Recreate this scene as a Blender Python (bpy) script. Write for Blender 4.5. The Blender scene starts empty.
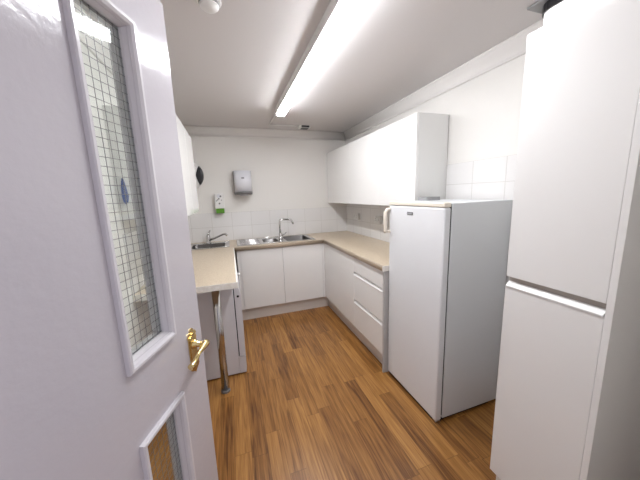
import bpy, bmesh, math, random
from mathutils import Vector, Matrix
random.seed(7)
SC = bpy.context.scene
COL = SC.collection
PI = math.pi

# ------------------------------------------------------------------ camera
F, PITCH, ROLL, YAW, CH = 267.0, math.radians(-9.693), math.radians(-1.972), math.radians(18.299), 1.469
cd = bpy.data.cameras.new('camera'); cam = bpy.data.objects.new('camera', cd); COL.objects.link(cam)
cd.sensor_width = 36.0; cd.sensor_fit = 'HORIZONTAL'; cd.lens = F / 640 * 36; cd.clip_start = 0.02
_c, _s = math.cos(YAW), math.sin(YAW)
r = Vector((_c, -_s, 0)); fw = Vector((_s, _c, 0)); up = Vector((0, 0, 1))
f2 = fw * math.cos(PITCH) + up * math.sin(PITCH); u2 = up * math.cos(PITCH) - fw * math.sin(PITCH)
r3 = r * math.cos(ROLL) + u2 * math.sin(ROLL); u3 = u2 * math.cos(ROLL) - r * math.sin(ROLL)
m = Matrix((r3, u3, -f2)).transposed().to_4x4(); m.translation = Vector((0, 0, CH))
cam.matrix_world = m
SC.camera = cam

# ------------------------------------------------------------------ world, exposure
w = bpy.data.worlds.new('corridor_ambient'); SC.world = w; w.use_nodes = True
w.node_tree.nodes['Background'].inputs[0].default_value = (0.86, 0.84, 0.98, 1)
w.node_tree.nodes['Background'].inputs[1].default_value = 0.30
vs = SC.view_settings
vs.view_transform = 'Standard'; vs.look = 'None'; vs.gamma = 1; vs.use_curve_mapping = False
vs.exposure = 1.62
TUBE_STRENGTH = 19.0

# ------------------------------------------------------------------ dimensions (metres)
L, R, D, H = -0.60, 1.668, 3.706, 2.323
YF = 0.12                       # inner face of the door wall
XB, YB = R - 0.584, D - 0.579   # door faces of base units
XK, YK = R - 0.600, D - 0.600   # worktop front edges
XP, YP = R - 0.533, D - 0.533   # plinth faces
WZ, WT = 0.91, 0.042            # worktop height, thickness
CT = WZ - WT
TW, TH = 0.248, 0.184           # tiles

# ------------------------------------------------------------------ materials
def mat(name, col=(.8, .8, .8), rough=.5, metal=0, spec=.5, coat=0):
    m = bpy.data.materials.new(name); m.use_nodes = True
    b = m.node_tree.nodes['Principled BSDF']
    b.inputs['Base Color'].default_value = (*col, 1); b.inputs['Roughness'].default_value = rough
    b.inputs['Metallic'].default_value = metal; b.inputs['Specular IOR Level'].default_value = spec
    b.inputs['Coat Weight'].default_value = coat
    return m
def N(m, t, **kw):
    n = m.node_tree.nodes.new(t)
    for k, v in kw.items(): setattr(n, k, v)
    return n
def LK(m, a, b): m.node_tree.links.new(a, b)
def BS(m): return m.node_tree.nodes['Principled BSDF']
def noise_bump(m, scale, strength, dist=.002, detail=3, stretch=None):
    tc = N(m, 'ShaderNodeTexCoord'); mp = N(m, 'ShaderNodeMapping')
    if stretch: mp.inputs['Scale'].default_value = stretch
    no = N(m, 'ShaderNodeTexNoise'); no.inputs['Scale'].default_value = scale; no.inputs['Detail'].default_value = detail
    bu = N(m, 'ShaderNodeBump'); bu.inputs['Strength'].default_value = strength; bu.inputs['Distance'].default_value = dist
    LK(m, tc.outputs['Object'], mp.inputs[0]); LK(m, mp.outputs[0], no.inputs['Vector'])
    LK(m, no.outputs['Fac'], bu.inputs['Height']); LK(m, bu.outputs[0], BS(m).inputs['Normal'])
    return no
def noise_col(m, scale, c1, c2, lo=.3, hi=.7, detail=4):
    tc = N(m, 'ShaderNodeTexCoord'); no = N(m, 'ShaderNodeTexNoise')
    no.inputs['Scale'].default_value = scale; no.inputs['Detail'].default_value = detail
    cr = N(m, 'ShaderNodeValToRGB'); e = cr.color_ramp.elements
    e[0].position = lo; e[0].color = (*c1, 1); e[1].position = hi; e[1].color = (*c2, 1)
    LK(m, tc.outputs['Object'], no.inputs['Vector']); LK(m, no.outputs['Fac'], cr.inputs[0]); LK(m, cr.outputs[0], BS(m).inputs['Base Color'])

M = {}
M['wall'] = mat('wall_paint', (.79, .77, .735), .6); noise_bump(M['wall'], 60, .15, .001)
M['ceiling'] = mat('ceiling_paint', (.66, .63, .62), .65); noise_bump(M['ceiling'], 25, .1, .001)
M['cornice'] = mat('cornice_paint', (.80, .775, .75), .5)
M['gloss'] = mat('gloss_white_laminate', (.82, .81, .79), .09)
M['carcass'] = mat('carcass_white', (.74, .735, .715), .35)
M['plinth'] = mat('plinth_pale', (.66, .61, .56), .35)
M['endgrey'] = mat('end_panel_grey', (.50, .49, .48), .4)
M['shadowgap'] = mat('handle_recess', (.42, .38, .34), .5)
M['dark'] = mat('dark_gap', (.02, .02, .02), .6)
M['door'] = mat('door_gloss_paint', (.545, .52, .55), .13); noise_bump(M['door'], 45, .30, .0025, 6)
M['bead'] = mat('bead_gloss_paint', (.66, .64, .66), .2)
M['steel'] = mat('brushed_steel', (.62, .61, .60), .22, 1); noise_bump(M['steel'], 300, .05, .0005, 2, (1, 12, 1))
M['bowl'] = mat('bowl_steel_shaded', (.15, .145, .14), .3, 1)  # steel toned down: the bowls' dark reflections are put into its colour
M['chrome'] = mat('chrome', (.55, .54, .53), .12, 1)
M['brass'] = mat('polished_brass', (.70, .54, .25), .2, 1); noise_bump(M['brass'], 90, .08, .0005)
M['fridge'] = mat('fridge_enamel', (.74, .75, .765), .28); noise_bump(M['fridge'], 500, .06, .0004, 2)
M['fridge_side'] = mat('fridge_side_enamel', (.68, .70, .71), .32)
M['cream'] = mat('cream_plastic', (.76, .70, .60), .35)
M['appl'] = mat('appliance_enamel', (.66, .65, .68), .3)
M['white'] = mat('white_plastic', (.78, .77, .75), .3)
M['disp'] = mat('dispenser_silver_white', (.70, .70, .74), .25)
M['dispg'] = mat('dispenser_dark_grey', (.16, .155, .155), .3)
M['green'] = mat('green_soap', (.10, .30, .02), .3)
M['black'] = mat('black_plastic', (.015, .015, .018), .3)
M['blue'] = mat('blue_plastic', (.02, .07, .28), .35)
M['grey'] = mat('grey_plastic', (.30, .30, .30), .4)
M['edge'] = mat('worktop_edging', (.70, .67, .61), .4); noise_col(M['edge'], 55, (.74, .71, .65), (.88, .86, .81))
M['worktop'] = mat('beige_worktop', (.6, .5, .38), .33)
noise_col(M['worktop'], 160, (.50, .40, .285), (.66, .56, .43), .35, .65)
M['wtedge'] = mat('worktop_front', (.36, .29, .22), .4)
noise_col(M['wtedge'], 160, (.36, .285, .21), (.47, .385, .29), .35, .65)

def tile_mat(name, axis, off, rowoff, tw, th):
    m = mat(name, (.7, .7, .68), .12)
    tc = N(m, 'ShaderNodeTexCoord'); sp = N(m, 'ShaderNodeSeparateXYZ'); cb = N(m, 'ShaderNodeCombineXYZ')
    LK(m, tc.outputs['Object'], sp.inputs[0])
    a = N(m, 'ShaderNodeMath', operation='SUBTRACT'); LK(m, sp.outputs[axis], a.inputs[0]); a.inputs[1].default_value = off
    b = N(m, 'ShaderNodeMath', operation='SUBTRACT'); LK(m, sp.outputs[2], b.inputs[0]); b.inputs[1].default_value = rowoff
    LK(m, a.outputs[0], cb.inputs[0]); LK(m, b.outputs[0], cb.inputs[1])
    br = N(m, 'ShaderNodeTexBrick'); br.offset = 0; br.squash = 1
    br.inputs['Scale'].default_value = 1; br.inputs['Brick Width'].default_value = tw; br.inputs['Row Height'].default_value = th
    br.inputs['Mortar Size'].default_value = .0028; br.inputs['Mortar Smooth'].default_value = .3; br.inputs['Bias'].default_value = 0
    br.inputs['Color1'].default_value = (.80, .785, .77, 1); br.inputs['Color2'].default_value = (.77, .755, .74, 1)
    br.inputs['Mortar'].default_value = (.64, .62, .59, 1)
    LK(m, cb.outputs[0], br.inputs['Vector']); LK(m, br.outputs['Color'], BS(m).inputs['Base Color'])
    bu = N(m, 'ShaderNodeBump', invert=True); bu.inputs['Strength'].default_value = .5; bu.inputs['Distance'].default_value = .002
    LK(m, br.outputs['Fac'], bu.inputs['Height']); LK(m, bu.outputs[0], BS(m).inputs['Normal'])
    return m
M['tile_back'] = tile_mat('tiles_back', 0, R - .415 - 20 * TW, WZ - 20 * TH, TW, TH)
M['tile_side'] = tile_mat('tiles_side', 1, 1.504 - 20 * .246, WZ - 20 * TH, .246, TH)
M['tile_high'] = tile_mat('tiles_high', 1, 1.504 - 20 * .246, 1.666 - 20 * .157, .246, .157)

def floor_mat():
    m = mat('oak_strip_floor', (.4, .22, .08), .33)
    SW, PL = .092, .78
    def mth(op, a, b=None, c=None):
        n = N(m, 'ShaderNodeMath', operation=op)
        for i, v in enumerate((a, b, c)):
            if v is None: continue
            if isinstance(v, (int, float)): n.inputs[i].default_value = v
            else: LK(m, v, n.inputs[i])
        return n.outputs[0]
    tc = N(m, 'ShaderNodeTexCoord'); sp = N(m, 'ShaderNodeSeparateXYZ'); LK(m, tc.outputs['Object'], sp.inputs[0])
    x = mth('DIVIDE', sp.outputs[0], SW); row = mth('FLOOR', x); fx = mth('FRACT', x)
    wn = N(m, 'ShaderNodeTexWhiteNoise', noise_dimensions='1D'); LK(m, row, wn.inputs['W'])
    y = mth('ADD', mth('DIVIDE', sp.outputs[1], PL), mth('MULTIPLY', wn.outputs['Value'], 7.3)); col = mth('FLOOR', y); fy = mth('FRACT', y)
    cb = N(m, 'ShaderNodeCombineXYZ'); LK(m, row, cb.inputs[0]); LK(m, col, cb.inputs[1])
    w2 = N(m, 'ShaderNodeTexWhiteNoise', noise_dimensions='2D'); LK(m, cb.outputs[0], w2.inputs['Vector'])
    # grain: coordinates shifted per board, stretched along the board
    gx = mth('MULTIPLY', sp.outputs[0], 48.0); gy = mth('ADD', mth('MULTIPLY', sp.outputs[1], 2.4), mth('MULTIPLY', w2.outputs['Value'], 50))
    gc = N(m, 'ShaderNodeCombineXYZ'); LK(m, gx, gc.inputs[0]); LK(m, gy, gc.inputs[1]); LK(m, mth('MULTIPLY', w2.outputs['Value'], 31), gc.inputs[2])
    n1 = N(m, 'ShaderNodeTexNoise'); n1.inputs['Scale'].default_value = 1.0; n1.inputs['Detail'].default_value = 8; n1.inputs['Distortion'].default_value = 1.1
    LK(m, gc.outputs[0], n1.inputs['Vector'])
    g2 = N(m, 'ShaderNodeCombineXYZ'); LK(m, mth('MULTIPLY', sp.outputs[0], 160.0), g2.inputs[0]); LK(m, mth('MULTIPLY', sp.outputs[1], 6.0), g2.inputs[1])
    n2 = N(m, 'ShaderNodeTexNoise'); n2.inputs['Scale'].default_value = 1.0; n2.inputs['Detail'].default_value = 3; LK(m, g2.outputs[0], n2.inputs['Vector'])
    v = mth('ADD', mth('MULTIPLY', w2.outputs['Value'], .24), mth('ADD', mth('MULTIPLY', n1.outputs['Fac'], .84), mth('MULTIPLY', n2.outputs['Fac'], .40)))
    cr = N(m, 'ShaderNodeValToRGB'); e = cr.color_ramp.elements
    e[0].position = .47; e[0].color = (.10, .034, .007, 1); e[1].position = 1.02; e[1].color = (.47, .235, .065, 1)
    k = e.new(.72); k.color = (.285, .125, .03, 1)
    LK(m, v, cr.inputs[0])
    # seams
    ex = mth('MINIMUM', fx, mth('SUBTRACT', 1.0, fx)); ey = mth('MINIMUM', fy, mth('SUBTRACT', 1.0, fy))
    sx = mth('LESS_THAN', ex, .012); sy = mth('LESS_THAN', ey, .0022); seam = mth('MAXIMUM', sx, sy)
    mx = N(m, 'ShaderNodeMix', data_type='RGBA'); LK(m, mth('MULTIPLY', seam, .45), mx.inputs[0]); LK(m, cr.outputs[0], mx.inputs[6])
    mx.inputs[7].default_value = (.09, .035, .012, 1)
    LK(m, mx.outputs[2], BS(m).inputs['Base Color'])
    bu = N(m, 'ShaderNodeBump'); bu.inputs['Strength'].default_value = .12; bu.inputs['Distance'].default_value = .001
    LK(m, n1.outputs['Fac'], bu.inputs['Height']); LK(m, bu.outputs[0], BS(m).inputs['Normal'])
    return m
M['floor'] = floor_mat()

def emis(name, col, s):
    m = bpy.data.materials.new(name); m.use_nodes = True
    b = m.node_tree.nodes['Principled BSDF']; b.inputs['Base Color'].default_value = (.8, .8, .8, 1)
    b.inputs['Emission Color'].default_value = (*col, 1); b.inputs['Emission Strength'].default_value = s
    return m
M['tube'] = emis('lit_tube', (.985, 1.0, 1.04), TUBE_STRENGTH)
M['lamp'] = emis('lit_bulkhead', (1.0, .98, .97), .45)

def glass_mat():
    m = bpy.data.materials.new('clear_glass'); m.use_nodes = True; nt = m.node_tree; nt.nodes.clear()
    o = nt.nodes.new('ShaderNodeOutputMaterial'); mx = nt.nodes.new('ShaderNodeMixShader'); lw = nt.nodes.new('ShaderNodeLayerWeight'); pw = nt.nodes.new('ShaderNodeMath'); fr = nt.nodes.new('ShaderNodeMath')
    t = nt.nodes.new('ShaderNodeBsdfTransparent'); g = nt.nodes.new('ShaderNodeBsdfGlossy')
    t.inputs[0].default_value = (.96, .985, .97, 1); g.inputs['Roughness'].default_value = .04; lw.inputs[0].default_value = .5; pw.operation = 'POWER'; pw.inputs[1].default_value = 5; fr.operation = 'MULTIPLY_ADD'; fr.inputs[1].default_value = .9; fr.inputs[2].default_value = .08
    nt.links.new(lw.outputs['Facing'], pw.inputs[0]); nt.links.new(pw.outputs[0], fr.inputs[0])
    nt.links.new(fr.outputs[0], mx.inputs[0]); nt.links.new(t.outputs[0], mx.inputs[1]); nt.links.new(g.outputs[0], mx.inputs[2]); nt.links.new(mx.outputs[0], o.inputs[0])
    return m
M['glass'] = glass_mat()

# ------------------------------------------------------------------ mesh helpers
def box(bm, x0, x1, y0, y1, z0, z1, bev=0, seg=2, mi=0):
    vs_ = [bm.verts.new(v) for v in ((x0,y0,z0),(x1,y0,z0),(x1,y1,z0),(x0,y1,z0),(x0,y0,z1),(x1,y0,z1),(x1,y1,z1),(x0,y1,z1))]
    fs = [bm.faces.new([vs_[i] for i in q]) for q in ((0,3,2,1),(4,5,6,7),(0,1,5,4),(1,2,6,5),(2,3,7,6),(3,0,4,7))]
    for f in fs: f.material_index = mi
    if bev:
        es = list({e for f in fs for e in f.edges})
        rr = bmesh.ops.bevel(bm, geom=es, offset=bev, segments=seg, profile=.5, affect='EDGES')
        for f in rr['faces']: f.material_index = mi; f.smooth = True
def prism(bm, pts, ax, a, b, smooth=False):
    """pts: 2-D outline in the plane across axis ax (x: (y,z); y: (x,z); z: (x,y)), extruded a..b"""
    def P(p, t): return {0: (t, p[0], p[1]), 1: (p[0], t, p[1]), 2: (p[0], p[1], t)}[ax]
    A = [bm.verts.new(P(p, a)) for p in pts]; B = [bm.verts.new(P(p, b)) for p in pts]; n = len(pts)
    bm.faces.new(A); bm.faces.new(B[::-1])
    for i in range(n):
        f = bm.faces.new((A[i], B[i], B[(i+1) % n], A[(i+1) % n])); f.smooth = smooth
def lathe(bm, prof, seg=24, at=(0,0,0), ax='z', mi=0):
    rings = []
    def P(rr, t, a):
        u, v = rr*math.cos(a), rr*math.sin(a)
        q = {'z': (u, v, t), 'y': (u, t, v), 'x': (t, u, v)}[ax]
        return (q[0]+at[0], q[1]+at[1], q[2]+at[2])
    for rr, t in prof:
        rings.append([bm.verts.new(P(max(rr, 1e-5), t, 2*PI*i/seg)) for i in range(seg)])
    for a, b in zip(rings, rings[1:]):
        for i in range(seg):
            f = bm.faces.new((a[i], a[(i+1) % seg], b[(i+1) % seg], b[i])); f.smooth = True; f.material_index = mi
    for rg in (rings[0], rings[-1]):
        f = bm.faces.new(rg); f.material_index = mi
def tube(bm, pts, rad, seg=12, radii=None):
    pts = [Vector(p) for p in pts]; rings = []
    prev = None
    for i, p in enumerate(pts):
        d = (pts[min(i+1, len(pts)-1)] - pts[max(i-1, 0)]).normalized()
        if prev is None:
            a = Vector((0, 0, 1)) if abs(d.z) < .9 else Vector((1, 0, 0)); u = d.cross(a).normalized()
        else: u = (prev - d * prev.dot(d)).normalized()
        v = d.cross(u); prev = u; rr = radii[i] if radii else rad
        rings.append([bm.verts.new(p + (u*math.cos(2*PI*k/seg) + v*math.sin(2*PI*k/seg))*rr) for k in range(seg)])
    for a, b in zip(rings, rings[1:]):
        for k in range(seg):
            f = bm.faces.new((a[k], a[(k+1) % seg], b[(k+1) % seg], b[k])); f.smooth = True
    bm.faces.new(rings[0]); bm.faces.new(rings[-1][::-1])
def arc(p0, p1, p2, n=8):
    p0, p1, p2 = Vector(p0), Vector(p1), Vector(p2)
    return [p0*(1-t)**2 + p1*2*t*(1-t) + p2*t*t for t in [i/n for i in range(n+1)]]
def obj(name, bm, material, parent=None, org=None):
    bmesh.ops.recalc_face_normals(bm, faces=bm.faces)
    me = bpy.data.meshes.new(name)
    if org is not None: bmesh.ops.translate(bm, verts=bm.verts, vec=-Vector(org))
    bm.to_mesh(me); bm.free()
    for mm in (material if isinstance(material, (list, tuple)) else [material]): me.materials.append(mm)
    o = bpy.data.objects.new(name, me); COL.objects.link(o)
    if org is not None: o.location = org
    if parent is not None:
        o.parent = parent
        if org is None: o.matrix_parent_inverse = WM(parent).inverted()
    return o
def WM(o):
    mm = o.matrix_basis.copy()
    if o.parent: mm = WM(o.parent) @ o.matrix_parent_inverse @ mm
    return mm
def thing(name, label, cat, loc=(0,0,0), group=None):
    o = bpy.data.objects.new(name, None); COL.objects.link(o); o.location = loc; o.empty_display_size = .1
    return tag(o, label, cat, group)
def tag(o, label, cat, group=None):
    o['label'] = label; o['category'] = cat
    if group: o['group'] = group
    return o
def struct(name, bm, m, parent=None):
    o = obj(name, bm, m, parent)
    if parent is None: o['kind'] = 'structure'
    return o
def B(name, m, parent, *dims, bev=0, seg=2):
    bm = bmesh.new(); box(bm, *dims, bev=bev, seg=seg); return obj(name, bm, m, parent)

# ------------------------------------------------------------------ room shell
T = .12
bm = bmesh.new(); box(bm, L-T, R+T, -1.2, D+T, -.1, 0); struct('floor', bm, M['floor'])
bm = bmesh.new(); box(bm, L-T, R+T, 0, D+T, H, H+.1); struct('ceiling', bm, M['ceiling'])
bm = bmesh.new(); box(bm, L-T, R+T, D, D+T, 0, H); struct('wall_back', bm, M['wall'])
bm = bmesh.new(); box(bm, R, R+T, 0, D, 0, H); struct('wall_right', bm, M['wall'])
bm = bmesh.new(); box(bm, L-T, L, 0, D, 0, H); struct('wall_left', bm, M['wall'])
bm = bmesh.new()      # door wall with the open doorway
box(bm, L, -.475, 0, YF, 0, H); box(bm, .475, R, 0, YF, 0, H); box(bm, -.475, .475, 0, YF, 2.06, H)
struct('wall_front', bm, M['wall'])

cove = [(0, -.105), (.012, -.105), (.013, -.094), (.008, -.092), (.012, -.078), (.019, -.055), (.032, -.034), (.045, -.022), (.046, -.016), (.054, -.016), (.056, -.010), (.056, 0), (0, 0)]
bm = bmesh.new(); prism(bm, [(D-a, H+b) for a, b in cove], 0, L, R, True); struct('trim_1', bm, M['cornice'])
bm = bmesh.new(); prism(bm, [(R-a, H+b) for a, b in cove], 1, YF, D, True); struct('trim_2', bm, M['cornice'])
bm = bmesh.new(); prism(bm, [(L+a, H+b) for a, b in cove], 1, YF, D, True); struct('trim_3', bm, M['cornice'])
# tiled splashbacks
bm = bmesh.new(); box(bm, L, R, D-.008, D, WZ, WZ+2*TH); struct('trim_4', bm, M['tile_back'])
bm = bmesh.new(); box(bm, R-.008, R, 1.752, D-.008, WZ, WZ+2*TH+.06); struct('trim_5', bm, M['tile_side'])
bm = bmesh.new(); box(bm, R-.008, R, .80, 1.752, .2, 1.666); struct('trim_6', bm, M['tile_high'])
bm = bmesh.new(); box(bm, L, L+.008, 1.807, D-.008, WZ, WZ+2*TH); struct('trim_7', bm, M['tile_side'])

# ------------------------------------------------------------------ the open glazed door
TH_D = math.radians(-20.954)
dirh = Vector((math.sin(TH_D), -math.cos(TH_D), 0))         # free edge -> hinge
FE = Vector((-.136, .985, 0)); DW = .926; DT = .044
HG = FE + dirh * DW
door = bpy.data.objects.new('door_1', None); COL.objects.link(door)
ex = -dirh; ey = Vector((-ex.y, ex.x, 0))                    # ey points away from the camera side
dm = Matrix((ex, ey, Vector((0, 0, 1)))).transposed().to_4x4(); dm.translation = HG
door.matrix_world = dm; door['kind'] = 'structure'
door['label'] = 'open white painted kitchen door with two wired glass panels and brass lever'
def dobj(name, bm, m, parent=None):
    o = obj(name, bm, m); o.parent = parent or door; return o
xo0, xo1 = DW-.339, DW-.152         # outer bead edges, door coordinates
bw = .020
xi0, xi1 = xo0+bw, xo1-bw
UZ0, UZ1, LZ0, LZ1 = 1.071, 1.903, .26, .883
bm = bmesh.new()                     # leaf with two openings, local y 0..DT
xs = [0, xi0, xi1, DW]; zs = [.006, LZ0+bw, LZ1-bw, UZ0+bw, UZ1-bw, 2.035]
V = {}
def gv(x, y, z):
    k = (round(x, 5), y, round(z, 5))
    if k not in V: V[k] = bm.verts.new((x, y, z))
    return V[k]
for i in range(3):
    for j in range(5):
        hole = i == 1 and j in (1, 3)
        a, b, c, d = (xs[i], zs[j]), (xs[i+1], zs[j]), (xs[i+1], zs[j+1]), (xs[i], zs[j+1])
        if not hole:
            bm.faces.new([gv(p[0], 0, p[1]) for p in (a, b, c, d)]); bm.faces.new([gv(p[0], DT, p[1]) for p in (d, c, b, a)])
        else:
            for p, q in ((a, b), (b, c), (c, d), (d, a)):
                bm.faces.new((gv(p[0], 0, p[1]), gv(q[0], 0, q[1]), gv(q[0], DT, q[1]), gv(p[0], DT, p[1])))
for i in range(3):
    for zz in (zs[0], zs[-1]): bm.faces.new((gv(xs[i], 0, zz), gv(xs[i+1], 0, zz), gv(xs[i+1], DT, zz), gv(xs[i], DT, zz)))
for j in range(5):
    for xx in (xs[0], xs[-1]): bm.faces.new((gv(xx, 0, zs[j]), gv(xx, 0, zs[j+1]), gv(xx, DT, zs[j+1]), gv(xx, DT, zs[j])))
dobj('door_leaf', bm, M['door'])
def bead(x0, x1, z0, z1, side):
    """mitred glazing bead; side 0 = camera side (y<0), 1 = other side"""
    prof = [(0, .001), (.001, -.009), (.004, -.012), (.011, -.012), (.017, -.007), (.024, .012), (.024, .019), (.0205, .019), (.0205, .001)]
    bm = bmesh.new(); rings = []
    for t, y in prof:
        yy = y if side == 0 else DT - y
        rings.append([bm.verts.new(v) for v in ((x0+t, yy, z0+t), (x1-t, yy, z0+t), (x1-t, yy, z1-t), (x0+t, yy, z1-t))])
    for a, b in zip(rings, rings[1:] + rings[:1]):
        for k in range(4): bm.faces.new((a[k], a[(k+1) % 4], b[(k+1) % 4], b[k]))
    return bm
def wired(x0, x1, z0, z1):
    bm = bmesh.new(); box(bm, x0, x1, .0195, .0245, z0, z1, mi=0)
    s = .0205; hw = .0007; n = int((x1-x0)/s)
    for i in range(n+1):
        x = x0 + .006 + i*s
        if x < x1: box(bm, x-hw, x+hw, .0215, .0222, z0, z1, mi=1)
    for j in range(int((z1-z0)/s)+1):
        z = z0 + .004 + j*s
        if z < z1: box(bm, x0, x1, .0215, .0222, z-hw, z+hw, mi=1)
    return bm
for z0, z1, s in ((UZ0, UZ1, 'u'), (LZ0, LZ1, 'l')):
    for sd in (0, 1): dobj('glazing_bead', bead(xo0, xo1, z0, z1, sd), M['bead'])
    g = dobj('glass_pane', wired(xi0+.0005, xi1-.0005, z0+bw+.0005, z1-bw-.0005), [M['glass'], M['dispg']])
    g['label'] = 'wired glass pane with a square wire grid'
# brass lever handles, camera side and far side
for sd in (-1, 1):
    yb = 0 if sd < 0 else DT
    hx = DW - .066
    hd = bpy.data.objects.new('door_handle', None); COL.objects.link(hd); hd.parent = door; hd['label'] = 'brass lever handle'
    bm = bmesh.new()                  # shaped backplate
    outl = [(-.020, -.066), (-.027, -.058), (-.022, -.050), (-.022, .046), (-.027, .054), (-.020, .064), (-.012, .068), (-.008, .076), (0, .079),
            (.008, .076), (.012, .068), (.020, .064), (.027, .054), (.022, .046), (.022, -.050), (.027, -.058), (.020, -.066), (.008, -.072), (0, -.080), (-.008, -.072)]
    zc = .967
    for s_, y0, y1 in ((1, yb, yb+sd*.004), (.80, yb+sd*.004, yb+sd*.007)):
        A = [bm.verts.new((hx+a*s_, y0, zc+b*s_)) for a, b in outl]; C_ = [bm.verts.new((hx+a*s_, y1, zc+b*s_)) for a, b in outl]
        bm.faces.new(A); bm.faces.new(C_[::-1])
        for i in range(len(A)): bm.faces.new((A[i], A[(i+1) % len(A)], C_[(i+1) % len(A)], C_[i]))
    p = obj('backplate', bm, M['brass']); p.parent = hd
    zl = zc + .022
    bm = bmesh.new()
    tube(bm, [(hx, yb+sd*.005, zl), (hx, yb+sd*.011, zl), (hx, yb+sd*.016, zl), (hx, yb+sd*.045, zl)], .01, 16, [.016, .015, .010, .0095])
    p = obj('neck', bm, M['brass']); p.parent = hd
    bm = bmesh.new()
    path = arc((hx+.006, yb+sd*.046, zl+.002), (hx-.03, yb+sd*.052, zl+.006), (hx-.06, yb+sd*.050, zl-.002), 6) + arc((hx-.06, yb+sd*.050, zl-.002), (hx-.080, yb+sd*.048, zl-.018), (hx-.098, yb+sd*.044, zl-.020), 6)[1:]
    tube(bm, path, .008, 12, [.0125, .0125, .011, .0095, .008, .007, .0068, .007, .0075, .008, .009, .010, .009])
    p = obj('lever', bm, M['brass']); p.parent = hd
    for zz in (-.055, .060):
        bm = bmesh.new(); lathe(bm, [(.0045, 0), (.004, sd*.0015), (.0005, sd*.002)], 12, (hx, yb+sd*.007, zc+zz), 'y')
        p = obj('screw', bm, M['brass']); p.parent = hd

# ------------------------------------------------------------------ ceiling fittings
def strip_light():
    t = thing('strip_light', 'long lit fluorescent strip light running along the kitchen ceiling', 'ceiling light', (.54, 1.64, H))
    y0, y1 = .72, 2.80
    bm = bmesh.new()
    prism(bm, [(.508, H), (.508, H-.048), (.512, H-.052), (.602, H-.052), (.606, H-.048), (.606, H)], 1, y0-.01, y1+.01)
    obj('body', bm, M['carcass'], t)
    for y in (y0, y1):
        bm = bmesh.new(); box(bm, .510, .604, y-.010, y+.010, H-.076, H-.050, .006); obj('lamp_holder', bm, M['white'], t)
    bm = bmesh.new(); prism(bm, [(.523, H-.0525), (.523, H-.061), (.528, H-.068), (.540, H-.073), (.582, H-.073), (.595, H-.069), (.601, H-.062), (.601, H-.0525)], 1, y0+.010, y1-.010)
    obj('diffuser', bm, M['tube'], t)
strip_light()
t = thing('bulkhead_light', 'dark-rimmed bulkhead light on the ceiling above the tall cupboard', 'light', (1.56, .82, H))
bm = bmesh.new(); box(bm, 1.44, 1.612, .55, 1.055, H-.012, H, .004); obj('base_plate', bm, M['grey'], t)
def stadium(cx, y0, y1, rr, n=10):
    return [(cx+rr*math.cos(PI*i/n), y1-rr+rr*math.sin(PI*i/n)) for i in range(n+1)] + [(cx-rr*math.cos(PI*i/n), y0+rr-rr*math.sin(PI*i/n)) for i in range(n+1)]
bm = bmesh.new(); prism(bm, stadium(1.535, .57, 1.03, .072), 2, H-.05, H-.012); obj('rim', bm, M['black'], t)
bm = bmesh.new(); prism(bm, stadium(1.535, .578, 1.022, .064), 2, H-.085, H-.05); obj('diffuser', bm, M['lamp'], t)

t = thing('smoke_alarm', 'round white smoke alarm on the ceiling near the door', 'smoke alarm', (-.01, 1.40, H))
bm = bmesh.new(); lathe(bm, [(.052, 0), (.052, -.010), (.048, -.014)], 32, (-.01, 1.40, H)); obj('base', bm, M['white'], t)
bm = bmesh.new(); lathe(bm, [(.043, -.014), (.043, -.021), (.030, -.022), (.030, -.026)], 32, (-.01, 1.40, H)); obj('vent_ring', bm, M['grey'], t)
bm = bmesh.new(); lathe(bm, [(.041, -.024), (.039, -.031), (.031, -.038), (.016, -.042), (.001, -.043)], 32, (-.01, 1.40, H)); obj('cover', bm, M['white'], t)

bm = bmesh.new()
tube(bm, [(.545, 2.81, H-.007), (.537, 3.40, H-.007)], .007, 8); tube(bm, [(.537, 3.40, H-.007), (.90, 3.415, H-.007)], .007, 8)
tag(obj('cable_trunking', bm, M['white']), 'thin white cable run along the ceiling from strip light to detector', 'cable run')
t = thing('heat_detector', 'small white box with dark vent on the ceiling at the far wall', 'detector', (.96, 3.42, H))
bm = bmesh.new(); box(bm, .90, 1.04, 3.37, 3.47, H-.03, H, .005); obj('housing', bm, M['white'], t)
bm = bmesh.new(); box(bm, .925, 1.025, 3.364, 3.372, H-.026, H-.006); box(bm, .93, 1.02, 3.38, 3.46, H-.034, H-.03); obj('vent', bm, M['black'], t)

# ------------------------------------------------------------------ worktops
def holes(bm, X0, X1, Y0, Y1, hs):
    xs = sorted({X0, X1, *[h[0] for h in hs], *[h[1] for h in hs]}); ys = sorted({Y0, Y1, *[h[2] for h in hs], *[h[3] for h in hs]})
    V = {}
    def g(x, y, z):
        if (x, y, z) not in V: V[(x, y, z)] = bm.verts.new((x, y, z))
        return V[(x, y, z)]
    def solid(i, j):
        if not (0 <= i < len(xs)-1 and 0 <= j < len(ys)-1): return False
        cx, cy = (xs[i]+xs[i+1])/2, (ys[j]+ys[j+1])/2
        return not any(h[0] < cx < h[1] and h[2] < cy < h[3] for h in hs)
    for i in range(len(xs)-1):
        for j in range(len(ys)-1):
            if not solid(i, j): continue
            a, b, c, d = (xs[i], ys[j]), (xs[i+1], ys[j]), (xs[i+1], ys[j+1]), (xs[i], ys[j+1])
            bm.faces.new([g(*p, WZ) for p in (a, b, c, d)]); bm.faces.new([g(*p, CT) for p in (d, c, b, a)])
            for (di, dj), (p, q) in (((0, -1), (a, b)), ((1, 0), (b, c)), ((0, 1), (c, d)), ((-1, 0), (d, a))):
                if not solid(i+di, j+dj): bm.faces.new((g(*p, WZ), g(*q, WZ), g(*q, CT), g(*p, CT)))
SNK = (.345, .96, 3.19, 3.60); SNL = (-.47, -.07, 3.20, 3.56)
wb = thing('worktop', 'beige speckled worktop along the far wall holding both sinks', 'worktop', (.6, 3.4, CT))
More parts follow.
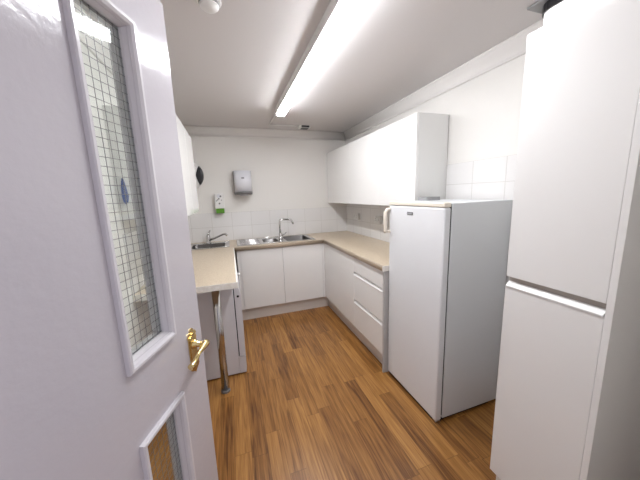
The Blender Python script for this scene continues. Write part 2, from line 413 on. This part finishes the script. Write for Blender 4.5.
bm = bmesh.new(); holes(bm, L, R, YK+.012, D, [SNK, SNL]); obj('slab', bm, M['worktop'], wb)
def nose(bm, ax, face, back, a, b, sgn):
    """rounded post-formed front edge: sgn=-1 front faces the negative side"""
    rr = .012; p = [(back, CT), (face-sgn*.004, CT), (face, CT+.004)]
    p += [(face - sgn*(rr-rr*math.cos(t)), WZ-rr+rr*math.sin(t)) for t in [PI/2*i/5 for i in range(6)]]
    p += [(back, WZ)]
    prism(bm, p, ax, a, b, True)
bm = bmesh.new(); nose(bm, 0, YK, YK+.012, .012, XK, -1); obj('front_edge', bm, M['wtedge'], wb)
wr = thing('worktop', 'beige speckled worktop along the right wall between sink corner and fridge', 'worktop', (1.4, 2.4, CT))
BY = 1.732
bm = bmesh.new(); box(bm, XK+.012, R, BY, YK+.010, CT, WZ); obj('slab', bm, M['worktop'], wr)
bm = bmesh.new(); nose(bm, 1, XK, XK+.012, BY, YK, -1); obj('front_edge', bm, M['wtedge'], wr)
bm = bmesh.new(); box(bm, XK, R-.3, BY-.004, BY, CT, WZ); obj('end_strip', bm, M['edge'], wr)
wl = thing('worktop', 'beige speckled worktop on the left with pale end edge and steel leg', 'worktop', (-.3, 2.4, CT))
bm = bmesh.new(); box(bm, L, -.002, 1.811, YK+.010, CT, WZ); obj('slab', bm, M['worktop'], wl)
bm = bmesh.new(); nose(bm, 1, .010, -.002, 1.811, YK, 1); obj('front_edge', bm, M['edge'], wl)
bm = bmesh.new(); box(bm, L, .010, 1.806, 1.811, CT, WZ-.001); obj('end_strip', bm, M['edge'], wl)
lx, ly = -.149, 1.985
bm = bmesh.new(); lathe(bm, [(.028, .012), (.028, CT-.008)], 28, (lx, ly, 0)); lg = obj('leg', bm, M['chrome'], wl)
bm = bmesh.new(); lathe(bm, [(.034, 0), (.034, .006), (.031, .016), (.0285, .020)], 28, (lx, ly, 0)); obj('foot', bm, M['dispg'], lg)
bm = bmesh.new(); lathe(bm, [(.045, CT-.008), (.045, CT)], 28, (lx, ly, 0)); obj('mounting_plate', bm, M['steel'], lg)

# ------------------------------------------------------------------ base cabinets
G = 'gloss white base cupboards'
# sink cupboard on the far wall
c = thing('base_cabinet', 'gloss white two-door cupboard under the long sink on the far wall', 'cabinet', (.56, 3.4, 0))
bm = bmesh.new(); box(bm, .03, 1.083, YB+.020, D-.001, .15, .60); box(bm, .03, 1.083, YB+.020, YB+.04, .60, CT); obj('carcass', bm, M['carcass'], c)
for a, b in ((.069, .5545), (.5575, 1.058)): B('door', M['gloss'], c, a, b, YB, YB+.019, .153, CT-.006, bev=.0015)
B('corner_post', M['gloss'], c, 1.060, 1.084, YB-.002, YB+.019, .15, CT-.001, bev=.001)
B('filler_strip', M['gloss'], c, .030, .066, YB, YB+.019, .15, CT-.001, bev=.001)
B('plinth', M['plinth'], c, .022, XP, YP, YP+.018, 0, .15)
# right-hand run
HY = 2.274
c = thing('base_cabinet', 'gloss white plain-fronted corner cupboard under the right worktop beside the drawers', 'cabinet', (1.4, 2.7, 0))
B('carcass', M['carcass'], c, XB+.020, R-.001, HY+.001, YB-.003, .15, CT-.001)
B('door', M['gloss'], c, XB, XB+.019, HY+.0015, YB-.004, .153, CT-.006, bev=.0015)
B('plinth', M['plinth'], c, XP, XP+.018, HY, YP, 0, .15)
c = thing('drawer_cabinet', 'gloss white three-drawer cupboard with white grip rails beside the fridge', 'cabinet', (1.4, 2.0, 0))
B('carcass', M['carcass'], c, XB+.021, R-.001, BY+.019, HY-.001, .15, CT-.001)
for z0, z1 in ((.153, .400), (.440, .685), (.722, CT-.006)):
    d = B('drawer', M['gloss'], c, XB, XB+.019, BY+.021, HY-.0015, z0, z1-.0, bev=.0015)
    if z1 < .8:
        bm = bmesh.new()
        prism(bm, [(XB-.003, z1), (XB-.003, z1+.005), (XB+.017, z1+.028), (XB+.019, z1+.028), (XB+.019, z1)], 1, BY+.023, HY-.004)
        obj('grip_rail', bm, M['white'], d)
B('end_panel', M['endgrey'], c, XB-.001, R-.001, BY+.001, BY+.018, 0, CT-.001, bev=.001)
B('plinth', M['plinth'], c, XP, XP+.018, BY+.019, HY, 0, .15)

# ------------------------------------------------------------------ undercounter appliance on the left
c = thing('undercounter_appliance', 'white undercounter appliance standing behind the steel leg under left worktop', 'appliance', (-.28, 2.45, 0))
bm = bmesh.new(); box(bm, -.575, -.034, 2.147, 2.747, .012, .80, .004); obj('body', bm, M['appl'], c)
bm = bmesh.new()
prof = [(-.026, .165), (.021, .165), (.024, .45), (.022, .70), (.012, .745), (-.004, .785), (-.018, .800), (-.026, .802)]
prism(bm, prof, 1, 2.149, 2.745); obj('door', bm, M['appl'], c)
bm = bmesh.new(); prism(bm, [(-.033, .012), (.016, .012), (.022, .06), (.021, .158), (-.033, .158)], 1, 2.149, 2.745); obj('kick_panel', bm, M['appl'], c)
bm = bmesh.new(); box(bm, -.034, -.026, 2.155, 2.74, .165, .797); obj('door_seal', bm, M['black'], c)
bm = bmesh.new(); lathe(bm, [(.014, .012), (.013, .034), (.010, .038)], 16, (0, 2.62, .735), 'x'); obj('control_knob', bm, M['white'], c)
bm = bmesh.new(); lathe(bm, [(.010, 2.1475), (.009, 2.1455)], 16, (.0, 0, .685), 'y'); obj('hinge_cap', bm, M['black'], c)

# ------------------------------------------------------------------ sinks and taps
def sink(name, label, rim, bowls, drainer=None, zb=.15):
    t = thing(name, label, 'sink', ((rim[0]+rim[1])/2, (rim[2]+rim[3])/2, WZ))
    bm = bmesh.new()
    # rim plate with holes
    xs = sorted({rim[0], rim[1], *[b[0] for b in bowls], *[b[1] for b in bowls]}); ys = sorted({rim[2], rim[3], *[b[2] for b in bowls], *[b[3] for b in bowls]})
    z0, z1 = WZ+.0005, WZ+.006
    for i in range(len(xs)-1):
        for j in range(len(ys)-1):
            cx, cy = (xs[i]+xs[i+1])/2, (ys[j]+ys[j+1])/2
            if any(b[0] < cx < b[1] and b[2] < cy < b[3] for b in bowls): continue
            box(bm, xs[i], xs[i+1], ys[j], ys[j+1], z0, z1)
    bmesh.ops.remove_doubles(bm, verts=bm.verts, dist=.0002)
    obj('rim', bm, M['steel'], t)
    bm = bmesh.new(); box(bm, rim[0]-.004, rim[1]+.004, rim[2]-.004, rim[2], z0, z1+.002, .001); box(bm, rim[0]-.004, rim[1]+.004, rim[3], rim[3]+.004, z0, z1+.002, .001)
    box(bm, rim[0]-.004, rim[0], rim[2], rim[3], z0, z1+.002, .001); box(bm, rim[1], rim[1]+.004, rim[2], rim[3], z0, z1+.002, .001); obj('raised_lip', bm, M['chrome'], t)
    for b in bowls:
        dep = b[4]; bm = bmesh.new(); rings = []
        for ins, z in ((0, z1), (.006, z1-.008), (.010, z1-dep+.03), (.03, z1-dep+.004), (.05, z1-dep)):
            rg = []; rr = .045
            for (cx, cy, a0) in ((b[1]-rr, b[3]-rr, 0), (b[0]+rr, b[3]-rr, PI/2), (b[0]+rr, b[2]+rr, PI), (b[1]-rr, b[2]+rr, 1.5*PI)):
                for k in range(5):
                    a = a0 + PI/2*k/4; q = max(rr-ins, .002) if ins < rr else .002
                    ex_ = ins-rr if ins > rr else 0
                    sx = 1 if cx > (b[0]+b[1])/2 else -1; sy = 1 if cy > (b[2]+b[3])/2 else -1
                    rg.append(bm.verts.new((cx + q*math.cos(a) - sx*ex_, cy + q*math.sin(a) - sy*ex_, z)))
            rings.append(rg)
        # square flange to rounded mouth
        sq = [(b[1], b[3]), (b[0], b[3]), (b[0], b[2]), (b[1], b[2])]
        cor = [bm.verts.new((*s, z1)) for s in sq]
        for k in range(4):
            for q in range(4): bm.faces.new((cor[k], rings[0][k*5+q], rings[0][k*5+q+1]))
            bm.faces.new((cor[k], rings[0][k*5+4], rings[0][(k*5+5) % 20], cor[(k+1) % 4]))
        for a, c_ in zip(rings, rings[1:]):
            for k in range(20):
                f = bm.faces.new((a[k], a[(k+1) % 20], c_[(k+1) % 20], c_[k])); f.smooth = True
        bm.faces.new(rings[-1])
        ob = obj('bowl', bm, M['bowl'], t)
        bm = bmesh.new(); lathe(bm, [(.036, 0), (.034, .003), (.024, .001), (.001, .0005)], 24, ((b[0]+b[1])/2, (b[2]+b[3])/2, z1-dep+.001)); obj('waste', bm, M['chrome'], ob)
    if drainer:
        bm = bmesh.new(); n = 7
        for k in range(n):
            y = drainer[2] + .03 + (drainer[3]-drainer[2]-.06)*k/(n-1)
            box(bm, drainer[0]+.02, drainer[1]-.02, y-.006, y+.006, z1-.001, z1+.004, .002)
        obj('drainer', bm, M['steel'], t)
    return t
sink('kitchen_sink', 'long stainless steel sink with drainer and main bowl under the swan tap', (.05, .985, 3.165, 3.625),
     [(.355, .545, 3.23, 3.50, .10), (.635, .945, 3.20, 3.58, .16)], (.06, .335, 3.18, 3.61))
sink('kitchen_sink', 'small stainless steel hand basin set in the left corner worktop', (-.50, -.045, 3.175, 3.585),
     [(-.455, -.09, 3.215, 3.50, .13)])
t = thing('mixer_tap', 'tall square-necked chrome tap at the long sink', 'tap', (.592, 3.42, WZ+.006))
zt = WZ+.0065
bm = bmesh.new(); lathe(bm, [(.028, 0), (.027, .006), (.021, .012), (.020, .07), (.016, .078)], 24, (.592, 3.42, zt)); obj('base', bm, M['chrome'], t)
bm = bmesh.new()
pts = [(.592, 3.42, zt+.07), (.592, 3.42, 1.14)] + arc((.592, 3.42, 1.14), (.592, 3.42, 1.168), (.618, 3.415, 1.168), 5) + [(.70, 3.40, 1.166)] + arc((.70, 3.40, 1.166), (.735, 3.392, 1.166), (.752, 3.388, 1.130), 6) + [(.762, 3.386, 1.105)]
tube(bm, pts, .0115, 14); obj('spout', bm, M['chrome'], t)
bm = bmesh.new(); tube(bm, [(.592, 3.42, zt+.045), (.625, 3.40, zt+.052), (.665, 3.385, zt+.085)], .006, 10, [.009, .007, .006]); obj('lever', bm, M['chrome'], t)
t = thing('mixer_tap', 'low lever-topped chrome tap with slanting spout at the left basin', 'tap', (-.285, 3.545, WZ+.006))
bm = bmesh.new(); lathe(bm, [(.032, 0), (.030, .008), (.025, .016), (.024, .085), (.020, .10), (.008, .106)], 24, (-.285, 3.545, zt)); obj('base', bm, M['chrome'], t)
bm = bmesh.new(); tube(bm, [(-.275, 3.535, zt+.04), (-.20, 3.45, zt+.075), (-.10, 3.36, zt+.125), (-.075, 3.335, zt+.128), (-.062, 3.32, zt+.112)], .011, 12, [.014, .012, .011, .012, .013]); obj('spout', bm, M['chrome'], t)
bm = bmesh.new(); tube(bm, [(-.285, 3.545, zt+.10), (-.278, 3.56, zt+.125), (-.262, 3.59, zt+.150)], .008, 12, [.016, .011, .010]); obj('lever', bm, M['chrome'], t)

# ------------------------------------------------------------------ wall cabinets
XW = R - .300; WB, WTp = 1.346, 2.042
def wall_cab(y0, y1, label, endp=False):
    c = thing('wall_cabinet', label, 'cabinet', ((XW+R)/2, (y0+y1)/2, WB), 'white wall cupboards on the right')
    bm = bmesh.new(); box(bm, XW+.020, R-.009, y0+.0006+(.017 if endp else 0), y1-.0006, WB+.004, WTp-.002); obj('carcass', bm, M['carcass'], c)
    B('door', M['gloss'], c, XW, XW+.019, y0+.0012, y1-.0012, WB, WTp, bev=.0015)
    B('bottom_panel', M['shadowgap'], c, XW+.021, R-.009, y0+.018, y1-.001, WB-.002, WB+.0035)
    if endp: B('end_panel', M['carcass'], c, XW+.0195, R-.0085, y0-.001, y0+.0165, WB-.001, WTp)
wall_cab(1.753, 2.268, 'white gloss wall cupboard nearest the fridge, its side panel showing', True)
wall_cab(2.268, 2.931, 'white gloss wall cupboard in the middle of the row of three')
wall_cab(2.931, D-.002, 'white gloss wall cupboard at the far corner of the row of three')
# left wall cupboard
lwx = -.261
c = thing('wall_cabinet', 'white gloss wall cupboard above the left worktop, partly behind the door', 'cabinet', (-.43, 2.1, 1.358))
bm = bmesh.new(); box(bm, L+.001, lwx-.020, 1.81, 2.603, 1.362, 1.977); obj('carcass', bm, M['carcass'], c)
for a, b in ((1.81, 2.205), (2.208, 2.603)): B('door', M['gloss'], c, lwx-.019, lwx, a, b, 1.358, 1.979, bev=.0015)

# ------------------------------------------------------------------ wall things
t = thing('paper_towel_dispenser', 'silver-white centre-feed paper towel dispenser on the wall above the sink', 'dispenser', (.19, D, 1.5))
bm = bmesh.new(); box(bm, .072, .300, D-.05, D-.0005, 1.50, 1.80, .012, 3); obj('back_body', bm, M['dispg'], t)
bm = bmesh.new()
pl = [(.078, D-.05), (.080, D-.13), (.095, D-.165), (.125, D-.185), (.186, D-.195), (.247, D-.185), (.277, D-.165), (.292, D-.13), (.294, D-.05)]
prism(bm, pl, 2, 1.535, 1.792, True); obj('cover', bm, M['disp'], t)
bm = bmesh.new(); lathe(bm, [(.098, 1.503), (.104, 1.512), (.104, 1.536)], 32, (.186, D-.107, 0)); obj('base_ring', bm, M['dispg'], t)
bm = bmesh.new(); lathe(bm, [(.050, 1.485), (.06, 1.503)], 24, (.186, D-.107, 0)); obj('nozzle', bm, M['disp'], t)
bm = bmesh.new(); box(bm, .165, .200, D-.199, D-.193, 1.695, 1.707, .001); obj('badge', bm, M['black'], t)

t = thing('soap_dispenser', 'white soap dispenser with green bottom on the wall left of the towel dispenser', 'dispenser', (-.12, D, 1.3))
bm = bmesh.new(); box(bm, -.172, -.062, D-.085, D-.0005, 1.335, 1.525, .008, 3); obj('body', bm, M['white'], t)
bm = bmesh.new(); box(bm, -.166, -.068, D-.088, D-.006, 1.275, 1.334, .006, 2); obj('soap_window', bm, M['green'], t)
for px, pz, s in ((-.100, 1.487, .012), (-.122, 1.458, .010), (-.137, 1.444, .008), (-.150, 1.432, .007), (-.118, 1.398, .011), (-.092, 1.44, .006)):
    bm = bmesh.new(); lathe(bm, [(s, -.0852), (s*.9, -.0868)], 10, (px, D, pz), 'y'); obj('printed_mark', bm, M['dispg'], t)
bm = bmesh.new(); lathe(bm, [(.024, -.0851), (.023, -.0858)], 16, (-.122, D, 1.49), 'y'); obj('printed_emblem', bm, M['disp'], t)

t = thing('towel_dispenser', 'round white roll dispenser with curved black window, partly behind the left wall cupboard', 'dispenser', (-.46, D, 1.5))
DX, DZ = -.437, 1.745
bm = bmesh.new(); lathe(bm, [(.150, D-.0005), (.165, D-.02), (.168, D-.10), (.160, D-.125), (.140, D-.135), (.002, D-.137)], 40, (DX, 0, DZ), 'y'); obj('body', bm, M['white'], t)
bm = bmesh.new(); n = 16
def cres(rr, yy, k): a = -.75 + 1.45*k/n; return (DX + rr*math.cos(a), yy, DZ + rr*math.sin(a))
ro = [(cres(.1695, D-.085, k), cres(.1695, D-.108, k), cres(.163, D-.1285, k), cres(.163-.021*math.sin(PI*k/n)**.6, D-.138, k), cres(.161 - .075*math.sin(PI*k/n)**.6, D-.1405, k)) for k in range(n+1)]
for p, q in zip(ro, ro[1:]):
    for i in range(4): bm.faces.new([bm.verts.new(v) for v in (p[i], q[i], q[i+1], p[i+1])])
bmesh.ops.remove_doubles(bm, verts=bm.verts, dist=.0001); bmesh.ops.solidify(bm, geom=bm.faces, thickness=.002)
obj('window', bm, M['black'], t)

def socket(y, z, label):
    t = thing('wall_socket', label, 'socket', (R-.008, y, z), 'double sockets under the right wall cupboards')
    bm = bmesh.new(); box(bm, R-.040, R-.0085, y-.073, y+.073, z-.043, z+.043, .004); obj('box', bm, M['carcass'], t)
    for dy in (-.036, .036):
        bm = bmesh.new()
        for ddy, ddz, a, b in ((0, .012, .0025, .005), (-.011, -.008, .005, .002), (.011, -.008, .005, .002)):
            box(bm, R-.0408, R-.0398, y+dy+ddy-a, y+dy+ddy+a, z+ddz-b, z+ddz+b)
        obj('pin_holes', bm, M['black'], t)
    for dy in (-.012, .012):
        bm = bmesh.new(); box(bm, R-.0445, R-.0400, y+dy-.006, y+dy+.006, z+.014, z+.034, .001); obj('switch', bm, M['white'], t)
socket(3.33, 1.155, 'white double wall socket in the far corner under the wall cupboards')
socket(2.76, 1.150, 'white double wall socket nearer the fridge under the wall cupboards')

# ------------------------------------------------------------------ fridge
FX, FY0, FY1, FZ = 1.120, 1.180, 1.726, 1.401
c = thing('fridge', 'tall white freestanding fridge with cream handle beside the drawer cupboard', 'fridge', (1.4, 1.45, 0))
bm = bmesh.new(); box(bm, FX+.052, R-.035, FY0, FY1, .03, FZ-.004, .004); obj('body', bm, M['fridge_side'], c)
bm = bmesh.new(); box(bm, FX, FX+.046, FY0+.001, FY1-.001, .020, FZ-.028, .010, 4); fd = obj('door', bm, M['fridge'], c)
bm = bmesh.new(); box(bm, FX-.002, FX+.047, FY0, FY1, FZ-.0275, FZ, .006, 3); obj('top_cap', bm, M['cream'], fd)
bm = bmesh.new(); box(bm, FX+.0465, FX+.0515, FY0+.006, FY1-.006, .05, FZ-.01); obj('door_seal', bm, M['dark'], c)
bm = bmesh.new(); box(bm, FX+.012, FX+.052, FY0+.01, FY1-.01, .0, .0195); box(bm, FX+.052, R-.08, FY0+.02, FY1-.02, .0, .029); obj('base', bm, M['dark'], c)
bm = bmesh.new(); box(bm, FX+.004, FX+.040, FY0+.003, FY0+.035, .002, .019, .002); obj('hinge', bm, M['steel'], c)
bm = bmesh.new(); hy = FY1-.012
tube(bm, [(FX+.004, hy, 1.345), (FX-.022, hy+.002, 1.342), (FX-.036, hy+.004, 1.322), (FX-.038, hy+.004, 1.26), (FX-.038, hy+.004, 1.185), (FX-.034, hy+.004, 1.172)], .013, 12, [.012, .013, .014, .013, .013, .014])
tube(bm, [(FX-.038, hy+.004, 1.182), (FX+.004, hy, 1.180)], .010, 12); obj('handle', bm, M['cream'], fd)
bm = bmesh.new(); box(bm, FX-.0035, FX+.001, 1.452, 1.510, 1.3165, 1.3345, .001); bd = obj('badge', bm, M['dispg'], fd)
# tiny pale lettering marks on the badge, too small to read
bm = bmesh.new()
for k in range(5): box(bm, FX-.0042, FX-.003, 1.460+k*.0095, 1.4645+k*.0095, 1.3215, 1.3300)
obj('badge_lettering', bm, M['disp'], bd)
t = thing('metal_tray', 'small flat grey metal tray on top of the fridge by the wall', 'tray', (1.43, 1.66, FZ-.004))
bm = bmesh.new(); box(bm, 1.375, 1.48, 1.62, 1.715, FZ-.0035, FZ+.002, .001); obj('base', bm, M['steel'], t)
bm = bmesh.new()
for a in ((1.371, 1.484, 1.616, 1.622), (1.371, 1.484, 1.713, 1.719), (1.369, 1.375, 1.622, 1.713), (1.480, 1.486, 1.622, 1.713)): box(bm, *a, FZ-.0035, FZ+.022, .001)
obj('rim', bm, M['grey'], t)

# ------------------------------------------------------------------ tall cupboard
GX, GY0, GY1, GZ = 1.068, .455, .773, 2.009
c = thing('tall_cabinet', 'tall gloss white two-door larder cupboard at the right front', 'cabinet', (1.37, .6, 0))
B('carcass', M['carcass'], c, GX+.021, R-.001, GY0+.001, GY1, .15, GZ-.001)
B('door', M['gloss'], c, GX, GX+.019, GY0+.002, GY1-.001, 1.108, GZ, bev=.0015)
lo = B('door', M['gloss'], c, GX, GX+.019, GY0+.002, GY1-.001, .153, 1.064, bev=.0015)
bm = bmesh.new(); prism(bm, [(GX-.003, 1.0645), (GX-.003, 1.069), (GX+.015, 1.086), (GX+.018, 1.086), (GX+.018, 1.0645)], 1, GY0+.004, GY1-.003); obj('grip_rail', bm, M['white'], lo)
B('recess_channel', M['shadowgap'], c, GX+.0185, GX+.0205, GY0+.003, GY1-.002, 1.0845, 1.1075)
B('end_panel', M['gloss'], c, GX-.002, R-.001, GY0-.018, GY0+.0005, 0, GZ+.002, bev=.001)
B('plinth', M['plinth'], c, GX+.05, GX+.068, GY0+.002, GY1, 0, .15)

# ------------------------------------------------------------------ things glimpsed through the door glass
bm = bmesh.new()
prism(bm, [(-.556+x, 1.45+z) for x, z in ((0, 0), (.012, .015), (.017, .05), (.010, .10), (.002, .145), (-.004, .145), (-.012, .10), (-.015, .05), (-.011, .015))], 1, 1.800, 1.8095)
tag(obj('hanging_tag', bm, M['blue']), 'blue drop-shaped tag on the side of the left wall cupboard', 'tag')
t = thing('cleaning_bottle', 'slim white bottle with dark cap on the left worktop seen through door glass', 'bottle', (-.53, 1.93, WZ))
bm = bmesh.new(); lathe(bm, [(.024, 0), (.026, .01), (.026, .13), (.012, .16), (.010, .19)], 20, (-.53, 1.93, WZ+.0005)); obj('body', bm, M['white'], t)
bm = bmesh.new(); lathe(bm, [(.012, .19), (.012, .215), (.010, .22)], 16, (-.53, 1.93, WZ)); obj('cap', bm, M['dispg'], t)
